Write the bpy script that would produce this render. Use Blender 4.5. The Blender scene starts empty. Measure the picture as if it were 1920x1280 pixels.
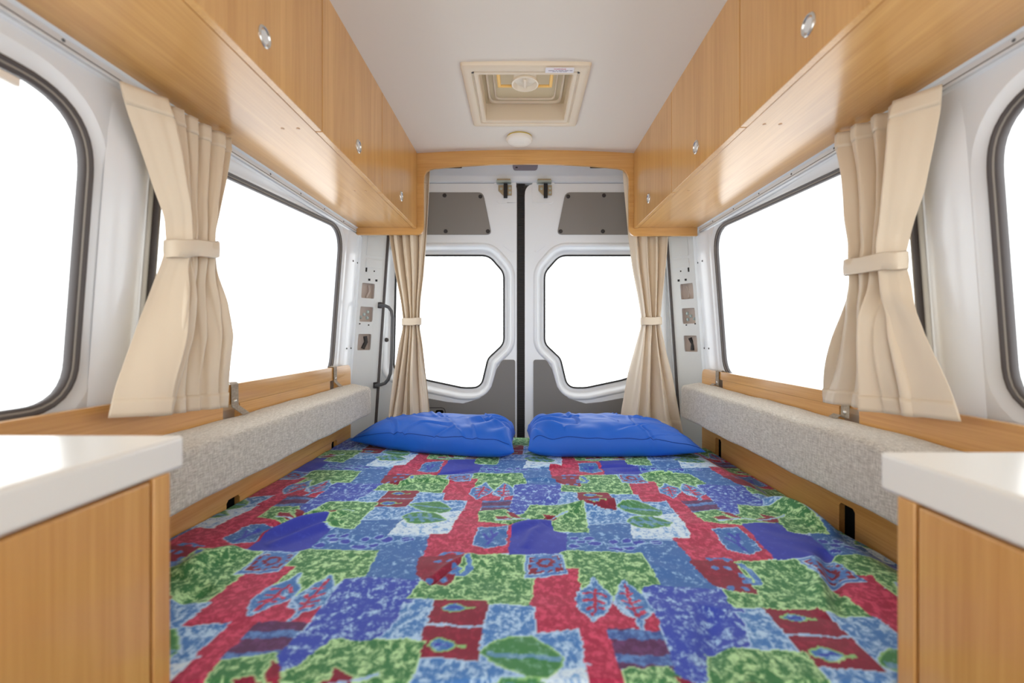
import bpy, bmesh, math, random
import numpy as np
from mathutils import Vector
from mathutils.geometry import tessellate_polygon

random.seed(4)
H = 1.02            # eye height above the van floor; all z below are relative to it
F = 853.0           # focal length in pixels of a 1920 px wide frame
sc = bpy.context.scene
COL = sc.collection

# ------------------------------------------------------------------ helpers
def lin(c):
    out = []
    for v in c:
        v = v / 255.0
        out.append(v / 12.92 if v <= 0.04045 else ((v + 0.055) / 1.055) ** 2.4)
    return tuple(out)

def wloc(o):
    v = Vector((0, 0, 0))
    while o is not None:
        v += o.location
        o = o.parent
    return v

class MB:
    def __init__(self):
        self.v = []; self.f = []
    def add(self, vs, fs):
        n = len(self.v)
        self.v += [tuple(p) for p in vs]
        self.f += [tuple(i + n for i in f) for f in fs]
        return self
    def box(self, x0, x1, y0, y1, z0, z1):
        vs = [(x, y, z) for z in (z0, z1) for y in (y0, y1) for x in (x0, x1)]
        return self.add(vs, [(0, 2, 3, 1), (4, 5, 7, 6), (0, 1, 5, 4), (2, 6, 7, 3), (0, 4, 6, 2), (1, 3, 7, 5)])
    def plate(self, outer, holes, f0, f1):
        loops = [list(outer)] + [list(h) for h in holes]
        flat = [p for l in loops for p in l]
        tris = tessellate_polygon([[Vector((p[0], p[1], 0)) for p in l] for l in loops])
        n = len(flat)
        vs = [f0(*p) for p in flat] + [f1(*p) for p in flat]
        fs = [tuple(t) for t in tris] + [tuple(i + n for i in reversed(t)) for t in tris]
        k = 0
        for l in loops:
            m = len(l)
            for i in range(m):
                a, b = k + i, k + (i + 1) % m
                fs.append((a, b, b + n, a + n))
            k += m
        return self.add(vs, fs)
    def loft(self, loops, closed=True, cap=False):
        m = len(loops[0]); vs = [p for l in loops for p in l]; fs = []
        for r in range(len(loops) - 1):
            for i in range(m if closed else m - 1):
                j = (i + 1) % m
                fs.append((r * m + i, r * m + j, (r + 1) * m + j, (r + 1) * m + i))
        if cap:
            fs.append(tuple(range(m - 1, -1, -1)))
            fs.append(tuple((len(loops) - 1) * m + i for i in range(m)))
        return self.add(vs, fs)
    def tube(self, pts, r, n=12, cap=True):
        pts = [Vector(p) for p in pts]; loops = []
        ref = None
        for i, p in enumerate(pts):
            t = (pts[min(i + 1, len(pts) - 1)] - pts[max(i - 1, 0)]).normalized()
            if ref is None:
                ref = t.orthogonal().normalized()
            ref = (ref - t * ref.dot(t)).normalized()
            b = t.cross(ref)
            loops.append([p + (ref * math.cos(2 * math.pi * k / n) + b * math.sin(2 * math.pi * k / n)) * r for k in range(n)])
        return self.loft(loops, True, cap)
    def lathe(self, prof, c, ax='z', n=32):
        """prof: (radius, height along ax); c: centre"""
        loops = []
        for r, h in prof:
            l = []
            for k in range(n):
                a = 2 * math.pi * k / n
                u, w = max(r, 1e-5) * math.cos(a), max(r, 1e-5) * math.sin(a)
                d = {'z': (u, w, h), 'x': (h, u, w), 'y': (u, h, w)}[ax]
                l.append((c[0] + d[0], c[1] + d[1], c[2] + d[2]))
            loops.append(l)
        return self.loft(loops, True, True)
    def grid(self, nu, nv, fn):
        vs = [fn(i / (nu - 1), j / (nv - 1)) for j in range(nv) for i in range(nu)]
        fs = [(j * nu + i, j * nu + i + 1, (j + 1) * nu + i + 1, (j + 1) * nu + i) for j in range(nv - 1) for i in range(nu - 1)]
        return self.add(vs, fs)
    def build(self, name, mat, parent=None, smooth=35, bevel=0, seg=2, merge=False):
        me = bpy.data.meshes.new(name)
        if parent is not None:
            off = wloc(parent) - Vector((0, 0, H)); loc = None
        else:
            xs = [p[0] for p in self.v]; ys = [p[1] for p in self.v]; zs = [p[2] for p in self.v]
            off = Vector(((min(xs) + max(xs)) / 2, (min(ys) + max(ys)) / 2, min(zs)))
            loc = off + Vector((0, 0, H))
        me.from_pydata([(p[0] - off.x, p[1] - off.y, p[2] - off.z) for p in self.v], [], self.f)
        bm = bmesh.new(); bm.from_mesh(me)
        if merge:
            bmesh.ops.remove_doubles(bm, verts=bm.verts, dist=1e-5)
        bmesh.ops.recalc_face_normals(bm, faces=bm.faces)
        bm.to_mesh(me); bm.free()
        me.polygons.foreach_set('use_smooth', [True] * len(me.polygons))
        if smooth:
            me.set_sharp_from_angle(angle=math.radians(smooth))
        o = bpy.data.objects.new(name, me)
        COL.objects.link(o)
        me.materials.append(mat)
        if parent is not None:
            o.parent = parent
        else:
            o.location = loc
        if bevel:
            b = o.modifiers.new('edge', 'BEVEL'); b.width = bevel; b.segments = seg
            b.limit_method = 'ANGLE'; b.angle_limit = math.radians(40)
        return o

def tag(o, label, cat, group=None):
    o['label'] = label; o['category'] = cat
    if group: o['group'] = group
    return o
def thing(name, loc, label, cat, group=None):
    o = bpy.data.objects.new(name, None); COL.objects.link(o)
    o.empty_display_size = 0.05
    o.location = (loc[0], loc[1], loc[2] + H)
    return tag(o, label, cat, group)
def struct(o):
    o['kind'] = 'structure'; return o

def rpoly(pts, n=6):
    """corner list (x, y, r) -> rounded polygon"""
    out = []; m = len(pts)
    for i in range(m):
        p = Vector(pts[i][:2]); r = pts[i][2] if len(pts[i]) > 2 else 0
        a = Vector(pts[i - 1][:2]); b = Vector(pts[(i + 1) % m][:2])
        if r <= 0:
            out.append((p.x, p.y)); continue
        u = (a - p).normalized(); v = (b - p).normalized()
        ang = math.acos(max(-1, min(1, u.dot(v))))
        t = min(r / math.tan(ang / 2), (a - p).length * .48, (b - p).length * .48)
        s, e = p + u * t, p + v * t
        for k in range(n + 1):
            q = k / n
            c = s * (1 - q) ** 2 + p * 2 * q * (1 - q) + e * q * q
            out.append((c.x, c.y))
    return out
def area2(p):
    return sum(p[i][0] * p[(i + 1) % len(p)][1] - p[(i + 1) % len(p)][0] * p[i][1] for i in range(len(p)))
def resample(pts, n):
    P = [Vector(p) for p in pts]; P.append(P[0])
    L = [0]
    for i in range(len(P) - 1): L.append(L[-1] + (P[i + 1] - P[i]).length)
    out = []; j = 0
    for k in range(n):
        s = L[-1] * k / n
        while L[j + 1] < s: j += 1
        q = (s - L[j]) / max(L[j + 1] - L[j], 1e-9)
        c = P[j].lerp(P[j + 1], q); out.append((c.x, c.y))
    return out
def offs(pts, d):
    """outward offset of a closed polygon"""
    s = 1 if area2(pts) > 0 else -1
    out = []; m = len(pts)
    for i in range(m):
        t = (Vector(pts[(i + 2) % m]) - Vector(pts[i - 2])).normalized()
        out.append((pts[i][0] + s * t.y * d, pts[i][1] - s * t.x * d))
    return out
def interp(x, xs, ys):
    return float(np.interp(x, xs, ys))

# ------------------------------------------------------------------ materials
def nt(name):
    m = bpy.data.materials.new(name); m.use_nodes = True
    t = m.node_tree; t.nodes.clear()
    out = t.nodes.new('ShaderNodeOutputMaterial'); b = t.nodes.new('ShaderNodeBsdfPrincipled')
    t.links.new(b.outputs[0], out.inputs[0])
    return m, t, b
def N(t, kind, **kw):
    n = t.nodes.new(kind)
    for k, v in kw.items(): setattr(n, k, v)
    return n
def plain(name, rgb, rough=.5, metal=0, coat=0, spec=.5, bump=0, bscale=300, sheen=0, var=0):
    m, t, b = nt(name)
    c = lin(rgb) + (1,)
    b.inputs['Base Color'].default_value = c
    b.inputs['Roughness'].default_value = rough; b.inputs['Metallic'].default_value = metal
    b.inputs['Coat Weight'].default_value = coat; b.inputs['Coat Roughness'].default_value = .15
    b.inputs['Specular IOR Level'].default_value = spec
    b.inputs['Sheen Weight'].default_value = sheen
    tc = N(t, 'ShaderNodeTexCoord')
    if var:
        n = N(t, 'ShaderNodeTexNoise'); n.inputs['Scale'].default_value = 5; n.inputs['Detail'].default_value = 3
        t.links.new(tc.outputs['Object'], n.inputs['Vector'])
        r = N(t, 'ShaderNodeMapRange'); r.inputs[3].default_value = 1 - var; r.inputs[4].default_value = 1 + var
        t.links.new(n.outputs[0], r.inputs[0])
        mx = N(t, 'ShaderNodeVectorMath', operation='SCALE'); mx.inputs[0].default_value = c[:3]
        t.links.new(r.outputs[0], mx.inputs['Scale']); t.links.new(mx.outputs[0], b.inputs['Base Color'])
    if bump:
        n = N(t, 'ShaderNodeTexNoise'); n.inputs['Scale'].default_value = bscale; n.inputs['Detail'].default_value = 3
        t.links.new(tc.outputs['Object'], n.inputs['Vector'])
        bp = N(t, 'ShaderNodeBump'); bp.inputs['Strength'].default_value = bump; bp.inputs['Distance'].default_value = .002
        t.links.new(n.outputs[0], bp.inputs['Height']); t.links.new(bp.outputs[0], b.inputs['Normal'])
    return m
def wood(name, axis, light=(220, 170, 102), dark=(192, 138, 70), rough=.3, seed=0.0):
    m, t, b = nt(name)
    tc = N(t, 'ShaderNodeTexCoord')
    def layer(al, ac, detail, dist):
        mp = N(t, 'ShaderNodeMapping')
        s = [ac, ac, ac]; s['xyz'.index(axis)] = al
        mp.inputs['Scale'].default_value = s; mp.inputs['Location'].default_value = (seed, seed * .7, seed * 1.3)
        t.links.new(tc.outputs['Object'], mp.inputs[0])
        n = N(t, 'ShaderNodeTexNoise'); n.inputs['Scale'].default_value = 1; n.inputs['Detail'].default_value = detail
        n.inputs['Distortion'].default_value = dist; n.inputs['Roughness'].default_value = .55
        t.links.new(mp.outputs[0], n.inputs['Vector'])
        return n
    a = layer(.7, 9, 3, .6); f = layer(4, 230, 3, .2)
    r1 = N(t, 'ShaderNodeMapRange'); r1.inputs[1].default_value = .1; r1.inputs[2].default_value = .9
    t.links.new(a.outputs[0], r1.inputs[0])
    # cathedral bands: sine of the broad noise
    sn = N(t, 'ShaderNodeMath', operation='SINE'); ml = N(t, 'ShaderNodeMath', operation='MULTIPLY'); ml.inputs[1].default_value = 38
    t.links.new(a.outputs[0], ml.inputs[0]); t.links.new(ml.outputs[0], sn.inputs[0])
    m1 = N(t, 'ShaderNodeMath', operation='MULTIPLY_ADD'); m1.inputs[1].default_value = .10
    t.links.new(sn.outputs[0], m1.inputs[0]); t.links.new(r1.outputs[0], m1.inputs[2])
    m2 = N(t, 'ShaderNodeMath', operation='MULTIPLY_ADD'); m2.inputs[1].default_value = 1.3
    sb = N(t, 'ShaderNodeMath', operation='SUBTRACT'); sb.inputs[1].default_value = .5
    t.links.new(f.outputs[0], sb.inputs[0]); t.links.new(sb.outputs[0], m2.inputs[0]); t.links.new(m1.outputs[0], m2.inputs[2])
    mx = N(t, 'ShaderNodeMix', data_type='RGBA')
    mx.inputs['A'].default_value = lin(dark) + (1,); mx.inputs['B'].default_value = lin(light) + (1,)
    t.links.new(m2.outputs[0], mx.inputs['Factor']); t.links.new(mx.outputs['Result'], b.inputs['Base Color'])
    b.inputs['Roughness'].default_value = rough
    b.inputs['Coat Weight'].default_value = .55; b.inputs['Coat Roughness'].default_value = .16
    return m
def woven(name, a, c):
    m, t, b = nt(name)
    tc = N(t, 'ShaderNodeTexCoord'); fs = []
    for sc3 in ((700, 60, 560), (300, 560, 60)):
        mp = N(t, 'ShaderNodeMapping'); mp.inputs['Scale'].default_value = sc3
        t.links.new(tc.outputs['Object'], mp.inputs[0])
        n = N(t, 'ShaderNodeTexNoise'); n.inputs['Scale'].default_value = 1; n.inputs['Detail'].default_value = 2
        t.links.new(mp.outputs[0], n.inputs['Vector']); fs.append(n)
    ad = N(t, 'ShaderNodeMath', operation='ADD')
    t.links.new(fs[0].outputs[0], ad.inputs[0]); t.links.new(fs[1].outputs[0], ad.inputs[1])
    r = N(t, 'ShaderNodeMapRange'); r.inputs[1].default_value = .70; r.inputs[2].default_value = 1.30
    t.links.new(ad.outputs[0], r.inputs[0])
    mx = N(t, 'ShaderNodeMix', data_type='RGBA')
    mx.inputs['A'].default_value = lin(a) + (1,); mx.inputs['B'].default_value = lin(c) + (1,)
    t.links.new(r.outputs[0], mx.inputs['Factor']); t.links.new(mx.outputs['Result'], b.inputs['Base Color'])
    b.inputs['Roughness'].default_value = .9; b.inputs['Sheen Weight'].default_value = .2
    bp = N(t, 'ShaderNodeBump'); bp.inputs['Strength'].default_value = .5; bp.inputs['Distance'].default_value = .002
    t.links.new(r.outputs[0], bp.inputs['Height']); t.links.new(bp.outputs[0], b.inputs['Normal'])
    return m
def glass_mat():
    m = bpy.data.materials.new('window_glass'); m.use_nodes = True
    t = m.node_tree; t.nodes.clear()
    out = N(t, 'ShaderNodeOutputMaterial'); mx = N(t, 'ShaderNodeMixShader')
    tr = N(t, 'ShaderNodeBsdfTransparent'); tr.inputs[0].default_value = (.97, .98, .98, 1)
    gl = N(t, 'ShaderNodeBsdfGlossy'); gl.inputs['Roughness'].default_value = .02
    lw = N(t, 'ShaderNodeLayerWeight'); lw.inputs[0].default_value = .5
    pw = N(t, 'ShaderNodeMath', operation='POWER'); pw.inputs[1].default_value = 5
    ma = N(t, 'ShaderNodeMath', operation='MULTIPLY_ADD'); ma.inputs[1].default_value = .4; ma.inputs[2].default_value = .03
    t.links.new(lw.outputs['Facing'], pw.inputs[0]); t.links.new(pw.outputs[0], ma.inputs[0])
    t.links.new(ma.outputs[0], mx.inputs[0]); t.links.new(tr.outputs[0], mx.inputs[1]); t.links.new(gl.outputs[0], mx.inputs[2])
    t.links.new(mx.outputs[0], out.inputs[0])
    return m

M = dict(
    paint=plain('white_paint', (228, 233, 238), .25, coat=.5, var=.01),
    pillar=plain('white_pillar_paint', (226, 231, 233), .35, coat=.2, var=.01),
    ceil=plain('ceiling_lining', (226, 220, 211), .6, bump=.05, bscale=500),
    floor=plain('grey_floor_vinyl', (120, 116, 110), .6, var=.05),
    wy=wood('wood_along_van', 'y'), wz=wood('wood_upright', 'z'), wx=wood('wood_across_van', 'x'),
    wz2=wood('wood_upright_pale', 'z', seed=3.7),
    glass=glass_mat(),
    rubber=plain('window_rubber', (74, 68, 68), .45, spec=.6),
    black=plain('black_rubber', (22, 20, 22), .6),
    dark=plain('dark_void', (10, 10, 10), .9, spec=.1),
    seam=plain('ribbed_seal', (48, 42, 38), .6),
    alu=plain('aluminium', (222, 224, 226), .3, metal=.15),
    chrome=plain('chrome', (215, 215, 212), .25, metal=.9),
    zinc=plain('zinc_plate', (176, 190, 188), .35, metal=.7),
    brass=plain('passivated_steel', (172, 156, 128), .45, metal=.5),
    grey=plain('grey_panel', (132, 128, 124), .7, bump=.1, bscale=900),
    grey2=plain('grey_moulding', (124, 122, 120), .6, bump=.08, bscale=900),
    screw=plain('dark_screw', (44, 40, 40), .45),
    handle=plain('grey_tube', (92, 94, 98), .4),
    cream=plain('cream_plastic', (226, 212, 190), .45),
    creamd=plain('hatch_blind', (206, 190, 156), .6),
    knob=plain('pale_plastic', (232, 222, 204), .4),
    amber=plain('amber_light_leak', (250, 205, 120), .5),
    sticker=plain('sticker_paper', (232, 230, 236), .5),
    red=plain('red_ink', (190, 50, 80), .6), ink=plain('grey_ink', (130, 122, 140), .6),
    white=plain('white_plastic', (238, 232, 222), .45), yellow=plain('yellow_ring', (205, 180, 40), .5),
    top=plain('white_laminate', (232, 232, 228), .3, coat=.3),
    curt=plain('beige_satin', (222, 207, 184), .38, sheen=.15, bump=.12, bscale=700),
    lining=plain('curtain_lining', (232, 226, 216), .7),
    pillow=plain('blue_cotton', (0, 92, 200), .55, sheen=.05, bump=.08, bscale=600),
    seamblue=plain('blue_thread', (14, 60, 150), .8),
    weave=woven('oatmeal_weave', (166, 160, 149), (228, 224, 214)),
    strap=woven('strap_weave', (130, 120, 106), (176, 164, 148)),
    lip=plain('seal_filler_strip', (158, 154, 146), .4),
    hole=plain('hole_shade', (30, 30, 32), .8),
    pocket=plain('pocket_steel', (196, 184, 176), .5),
)

# ------------------------------------------------------------------ side walls
def wx(S, z): return .03 + S * (.888 - .075 * z)
def wmap(S, depth):
    return lambda y, z: (wx(S, z) + S * depth, y, z)
FAR_L = rpoly([(1.06, -.17, .08), (2.085, -.17, .08), (2.085, .486, .11), (1.06, .434, .08)], 10)
FAR_R = rpoly([(1.06, -.17, .08), (2.085, -.17, .08), (2.085, .484, .11), (1.06, .444, .08)], 10)
NEAR_L = rpoly([(-.25, -.125, .08), (.868, -.125, .075), (.868, .430, .12), (-.25, .424, .08)], 10)
NEAR_R = rpoly([(-.25, -.132, .08), (.856, -.132, .075), (.856, .430, .12), (-.25, .424, .08)], 10)
wn = 0
for S, nm in ((-1, 'left'), (1, 'right')):
    wins = [FAR_L, NEAR_L] if S < 0 else [FAR_R, NEAR_R]
    wins = [resample(w, 200) for w in wins]
    holes = [offs(w, .05) for w in wins]
    b = MB().plate([(-1.3, -1.02), (2.345, -1.02), (2.345, .96), (-1.3, .96)], holes, wmap(S, 0), wmap(S, .05))
    for w in wins:    # pressed metal flange
        b.loft([[wmap(S, d)(*p) for p in offs(w, o)] for o, d in ((.05, 0), (.044, .0015), (.036, .005), (.026, .006), (.018, .008), (.012, .016))])
    wall = struct(b.build('wall_' + nm, M['paint'], smooth=45))
    # pressings: upright pillar bulge between the two windows, roof rail above them
    def press(u, v, S=S):
        y = .908 + .112 * u; z = -1.0 + 1.53 * v
        fade = max(0, min(1, (.50 - z) / .16)); fade = fade * fade * (3 - 2 * fade)
        d = .020 * math.sin(math.pi * u) ** .8 * fade if 0 < u < 1 else 0
        return (wx(S, z) - S * (d - .0006), y, z)
    MB().grid(17, 40, press).build('pillar_pressing', M['paint'], wall, smooth=70)
    rp = [(.545, .045), (.505, .045), (.499, .038), (.493, .022), (.487, .020), (.482, .026), (.474, .026), (.468, .016), (.462, -.002)]
    MB().grid(2, len(rp), lambda u, v, S=S: (wx(S, rp[round(v * 8)][0]) - S * (rp[round(v * 8)][1] - .02), -1.0 + u * 3.33, rp[round(v * 8)][0] + .03)).build('roof_rail_pressing', M['paint'], wall, smooth=70)
    # pressing beside the rear corner and the small punched holes
    yq = (2.15, 2.165, 2.19, 2.25, 2.28, 2.30, 2.344); dq = (0, .006, .012, .014, .010, .004, .001)
    MB().grid(len(yq), 20, lambda u, v, S=S: (wx(S, -.5 + 1.0 * v) - S * (dq[round(u * 6)] - .0005), yq[round(u * 6)], -.5 + 1.0 * v)).build('corner_pressing', M['paint'], wall, smooth=70)
    for zz in (.365, -.06):
        for yy in (2.21, 2.265):
            x = wx(S, zz) - S * .0135
            MB().lathe([(.0045, 0), (.0045, -S * .001)], (x, yy, zz), 'x', 10).build('punched_hole', M['hole'], wall)
    for w in wins:
        wn += 1; ws = .88 if w is wins[1] else .72
        fr = MB().loft([[wmap(S, d)(*p) for p in offs(w, o)] for o, d in [(o * ws, d) for o, d in ((.024, .008), (.023, .002), (.020, -.002), (.014, -.002), (.011, .002), (.009, .002), (.005, .001), (.001, .003), (.0, .010), (.002, .016), (.02, .018))]])
        fo = struct(fr.build('window_%d' % wn, M['rubber'], smooth=60))
        MB().loft([[wmap(S, d)(*p) for p in offs(w, o * ws)] for o, d in ((.0115, .0018), (.0108, .0002), (.0078, .0002), (.0072, .0018))]).build('seal_lip', M['lip'], fo, smooth=60)
        MB().plate(offs(w, .006), [], wmap(S, .010), wmap(S, .014)).build('window_pane', M['glass'], fo)
        if w is wins[1]:   # pale clip at the top of the front window
            MB().box(wx(S, .40) - S * .001, wx(S, .40) + S * .009, .58, .752, .410, .4255).build('window_catch', M['white'], fo, bevel=.003)

# ------------------------------------------------------------------ floor and ceiling
b = MB().box(-.95, 1.01, -1.3, 2.75, -1.07, -1.02)
b.box(-.815, .87, .66, 2.17, -1.02, -.548)
struct(b.build('floor', M['floor']))
CZ = .895
HX0, HX1, HY0, HY1 = -.206, .234, 1.509, 1.957      # roof hatch outer edge
def cz(x): return CZ + .017 * (1 - ((x - .02) / .54) ** 2)
b = MB()
def cpatch(x0, x1, y0, y1, n=10):
    b.grid(n, 2, lambda u, v: (x0 + (x1 - x0) * u, y0 + (y1 - y0) * v, cz(x0 + (x1 - x0) * u)))
hx0, hx1, hy0, hy1 = HX0 + .03, HX1 - .03, HY0 + .03, HY1 - .03
cpatch(-.53, hx0, -1.3, 2.24); cpatch(hx1, .57, -1.3, 2.24); cpatch(hx0, hx1, -1.3, hy0); cpatch(hx0, hx1, hy1, 2.24)
b.box(-.95, 1.01, -1.3, 1.4, 1.02, 1.04); b.box(-.95, 1.01, 2.05, 2.75, 1.02, 1.04); b.box(-.95, -.3, 1.4, 2.05, 1.02, 1.04); b.box(.33, 1.01, 1.4, 2.05, 1.02, 1.04)
struct(b.build('ceiling', M['ceil'], smooth=60))

# ------------------------------------------------------------------ rear of the van
YD = 2.52
def dp_(px, py, d=YD): return ((px - 978) * d / F, (630 - py) * d / F)
def dpoly(pts, d=YD): return [dp_(p[0], p[1], d) + ((p[2] * d / F,) if len(p) > 2 else ()) for p in pts]
def ymap(y): return lambda x, z: (x, y, z)
MIR = 1966
def mir(pts): return [(MIR - p[0],) + tuple(p[1:]) for p in pts][::-1]
winL = [(741, 478, 14), (915, 478, 26), (943, 510, 26), (943, 644, 22), (913, 672, 26), (900, 727, 34), (866, 727, 60), (800, 713, 0), (736, 694, 16)]
upL = [(735, 361, 4), (906, 361, 12), (922, 440, 8), (735, 440, 4)]
lowL = [(735, 748), (800, 746), (838, 753), (868, 756, 8), (899, 747, 10), (921, 726, 12), (931, 692, 10), (942, 674, 9), (966, 674, 5), (966, 900), (735, 900)]
for k in (0, 1):
    f = (lambda p: p) if k == 0 else mir
    w = resample(rpoly(dpoly(f(winL))), 240)
    hole = offs(w, .068)
    if k == 0: outer = dpoly([(690, 344, 0), (969, 344, 12), (969, 960, 0), (690, 960, 0)])
    else: outer = dpoly([(984, 344, 22), (1290, 344, 0), (1290, 960, 0), (984, 960, 0)])
    b = MB().plate(rpoly(outer), [hole], ymap(YD), ymap(YD + .05))
    prof = ((.068, 0), (.064, -.005), (.058, -.009), (.051, -.009), (.045, -.004), (.039, .008), (.032, .020), (.024, .029), (.015, .033), (.006, .034), (.002, .040))
    b.loft([[(p[0], YD + d, p[1]) for p in offs(w, o)] for o, d in prof])
    door = struct(b.build('door_%d' % (k + 1), M['paint'], smooth=50))
    MB().loft([[(p[0], YD + d, p[1]) for p in offs(w, o)] for o, d in ((.008, .0335), (.007, .030), (.002, .030), (-.001, .034), (-.001, .042))]).build('window_seal', M['black'], door, smooth=60)
    MB().plate(offs(w, .004), [], ymap(YD + .041), ymap(YD + .045)).build('window_pane', M['glass'], door)
    up = MB().plate(rpoly(dpoly(f(upL))), [], ymap(YD - .006), ymap(YD + .002)).build('upper_trim_panel', M['grey'], door, bevel=.002)
    for q in f([(834, 367), (901, 369), (915, 434), (836, 434)]):
        x, z = dp_(*q)
        MB().lathe([(.011, -.006), (.011, -.009), (.007, -.012), (.001, -.012)], (x, YD, z), 'y', 16).build('panel_screw', M['screw'], up)
    lo = MB().plate(rpoly(dpoly(f(lowL))), [], ymap(YD - .007), ymap(YD + .002)).build('lower_trim_panel', M['grey2'], door, bevel=.002)
    if k == 0:   # grip recess half hidden by the pillow
        q = rpoly(dpoly([(780, 763, 6), (836, 763, 9), (836, 800, 8), (780, 800, 6)])); 
        MB().plate(q, [offs(resample(q, 80), -.004)], ymap(YD - .009), ymap(YD - .004)).build('grip_surround', M['screw'], lo)
        MB().plate(rpoly(dpoly([(817, 768, 4), (832, 768, 4), (832, 790, 4), (817, 790, 4)])), [], ymap(YD - .0085), ymap(YD - .004)).build('grip_recess', M['dark'], lo)
    # triangular pressing above the window corner
    tri = rpoly(dpoly(f([(940, 458, 3), (962, 456, 3), (964, 476, 4)])))
    MB().plate(tri, [], ymap(YD - .003), ymap(YD + .001)).build('corner_pressing', M['paint'], door, bevel=.002)
    q = rpoly(dpoly([(926, 342, 3), (968, 342, 3), (968, 380, 3), (932, 382, 8)] if k == 0 else [(998, 342, 3), (1040, 342, 3), (1038, 382, 8), (998, 380, 3)]))
    MB().plate(q, [], ymap(YD - .003), ymap(YD + .001)).build('latch_pad', M['paint'], door, bevel=.003)
    # rod latch at the top of the door
    cx = 946.5 if k == 0 else 1021.5
    def bx(x0, x1, y0, y1, d0, d1, mat, nm, par=door):
        a = dp_(cx + x0, y1); c = dp_(cx + x1, y0)
        return MB().box(a[0], c[0], YD - d1, YD - d0, a[1], c[1]).build(nm, mat, par, bevel=.0015)
    pl = MB().plate(dpoly([(cx - 12, 348), (cx - 2, 348), (cx - 2, 368), (cx - 12, 358)]), [], ymap(YD - .012), ymap(YD - .003)).build('latch_plate', M['brass'], door, bevel=.001)
    p2 = bx(5, 13, 348, 367, .003, .012, M['brass'], 'latch_plate')
    for par, q in ((pl, (cx - 6.5, 355)), (p2, (cx + 9.5, 354)), (p2, (cx + 9.5, 362))):
        x, z = dp_(*q)
        MB().lathe([(.007, -.012), (.007, -.0145), (.003, -.015)], (x, YD, z), 'y', 12).build('latch_bolt', M['zinc'], par)
    bx(-2, 5, 345, 372, .003, .022, M['black'], 'latch_tongue')
    bx(-15, 12, 342.5, 346, .006, .045, M['zinc'], 'striker_plate')
    bx(-14, 11, 339.5, 342.5, .022, .040, M['brass'], 'striker_loop')

# black rubber joint between the two doors
a = dp_(968.5, 960); c = dp_(984.5, 341)
b = MB().box(a[0], c[0], YD + .012, YD + .03, a[1], c[1] + .004)
b.box(a[0] - .03, c[0] + .06, YD + .052, YD + .06, a[1], c[1] + .02)  # added dark backing, blocks bright daylight at the rounded door corner
struct(b.build('trim_1', M['seam']))
b = MB()
for i in range(150):
    z = -.62 + i * .0098
    b.box(a[0] + .010, c[0] - .006, YD + .006, YD + .013, z, z + .006)
o = b.build('rubber_rib', M['black'], bpy.data.objects['trim_1'])

# header above the doors
hp = [(2.56, .848), (2.525, .848), (2.512, .850), (2.506, .856), (2.502, .876), (2.496, .884), (2.47, .892), (2.43, .962), (2.40, .98)]
b = MB().loft([[(-.86, y, z) for y, z in hp], [(.92, y, z) for y, z in hp]], closed=False)
head = struct(b.build('wall_rear', M['paint'], smooth=50))
for i, (px, w_, mt) in enumerate(((846, 24, 'black'), (1125, 22, 'black'))):
    x = (px - 978) * 2.42 / F; hw = w_ * 2.42 / F
    MB().loft([[(x + s * hw * (1 - .25 * (1 - q)), 2.458 - .026 * q * 1.0, .907 + .045 * q) for s in (-1, -.5, 0, .5, 1)] for q in (0, .3, 1)], closed=False).build('roof_vent', M['black'], head)
lamp = thing('interior_light', ((985 - 978) * 2.42 / F, 2.42, .895), 'small grey oval lamp set into the white beam over the rear doors', 'light')
x = (985 - 978) * 2.40 / F
pl = rpoly([(x - .066, .897, .018), (x + .066, .897, .018), (x + .072, .96, .005), (x - .072, .96, .005)])
MB().plate(pl, [], lambda x, z: (x, 2.475 - (z - .885) * .57 - .010, z), lambda x, z: (x, 2.475 - (z - .885) * .57 + .004, z)).build('lamp_lens', plain('lamp_lens', (128, 122, 134), .3), lamp, bevel=.003)
MB().box(x - .053, x - .040, 2.450, 2.466, .906, .917).build('switch', M['black'], lamp, bevel=.002)

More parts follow.
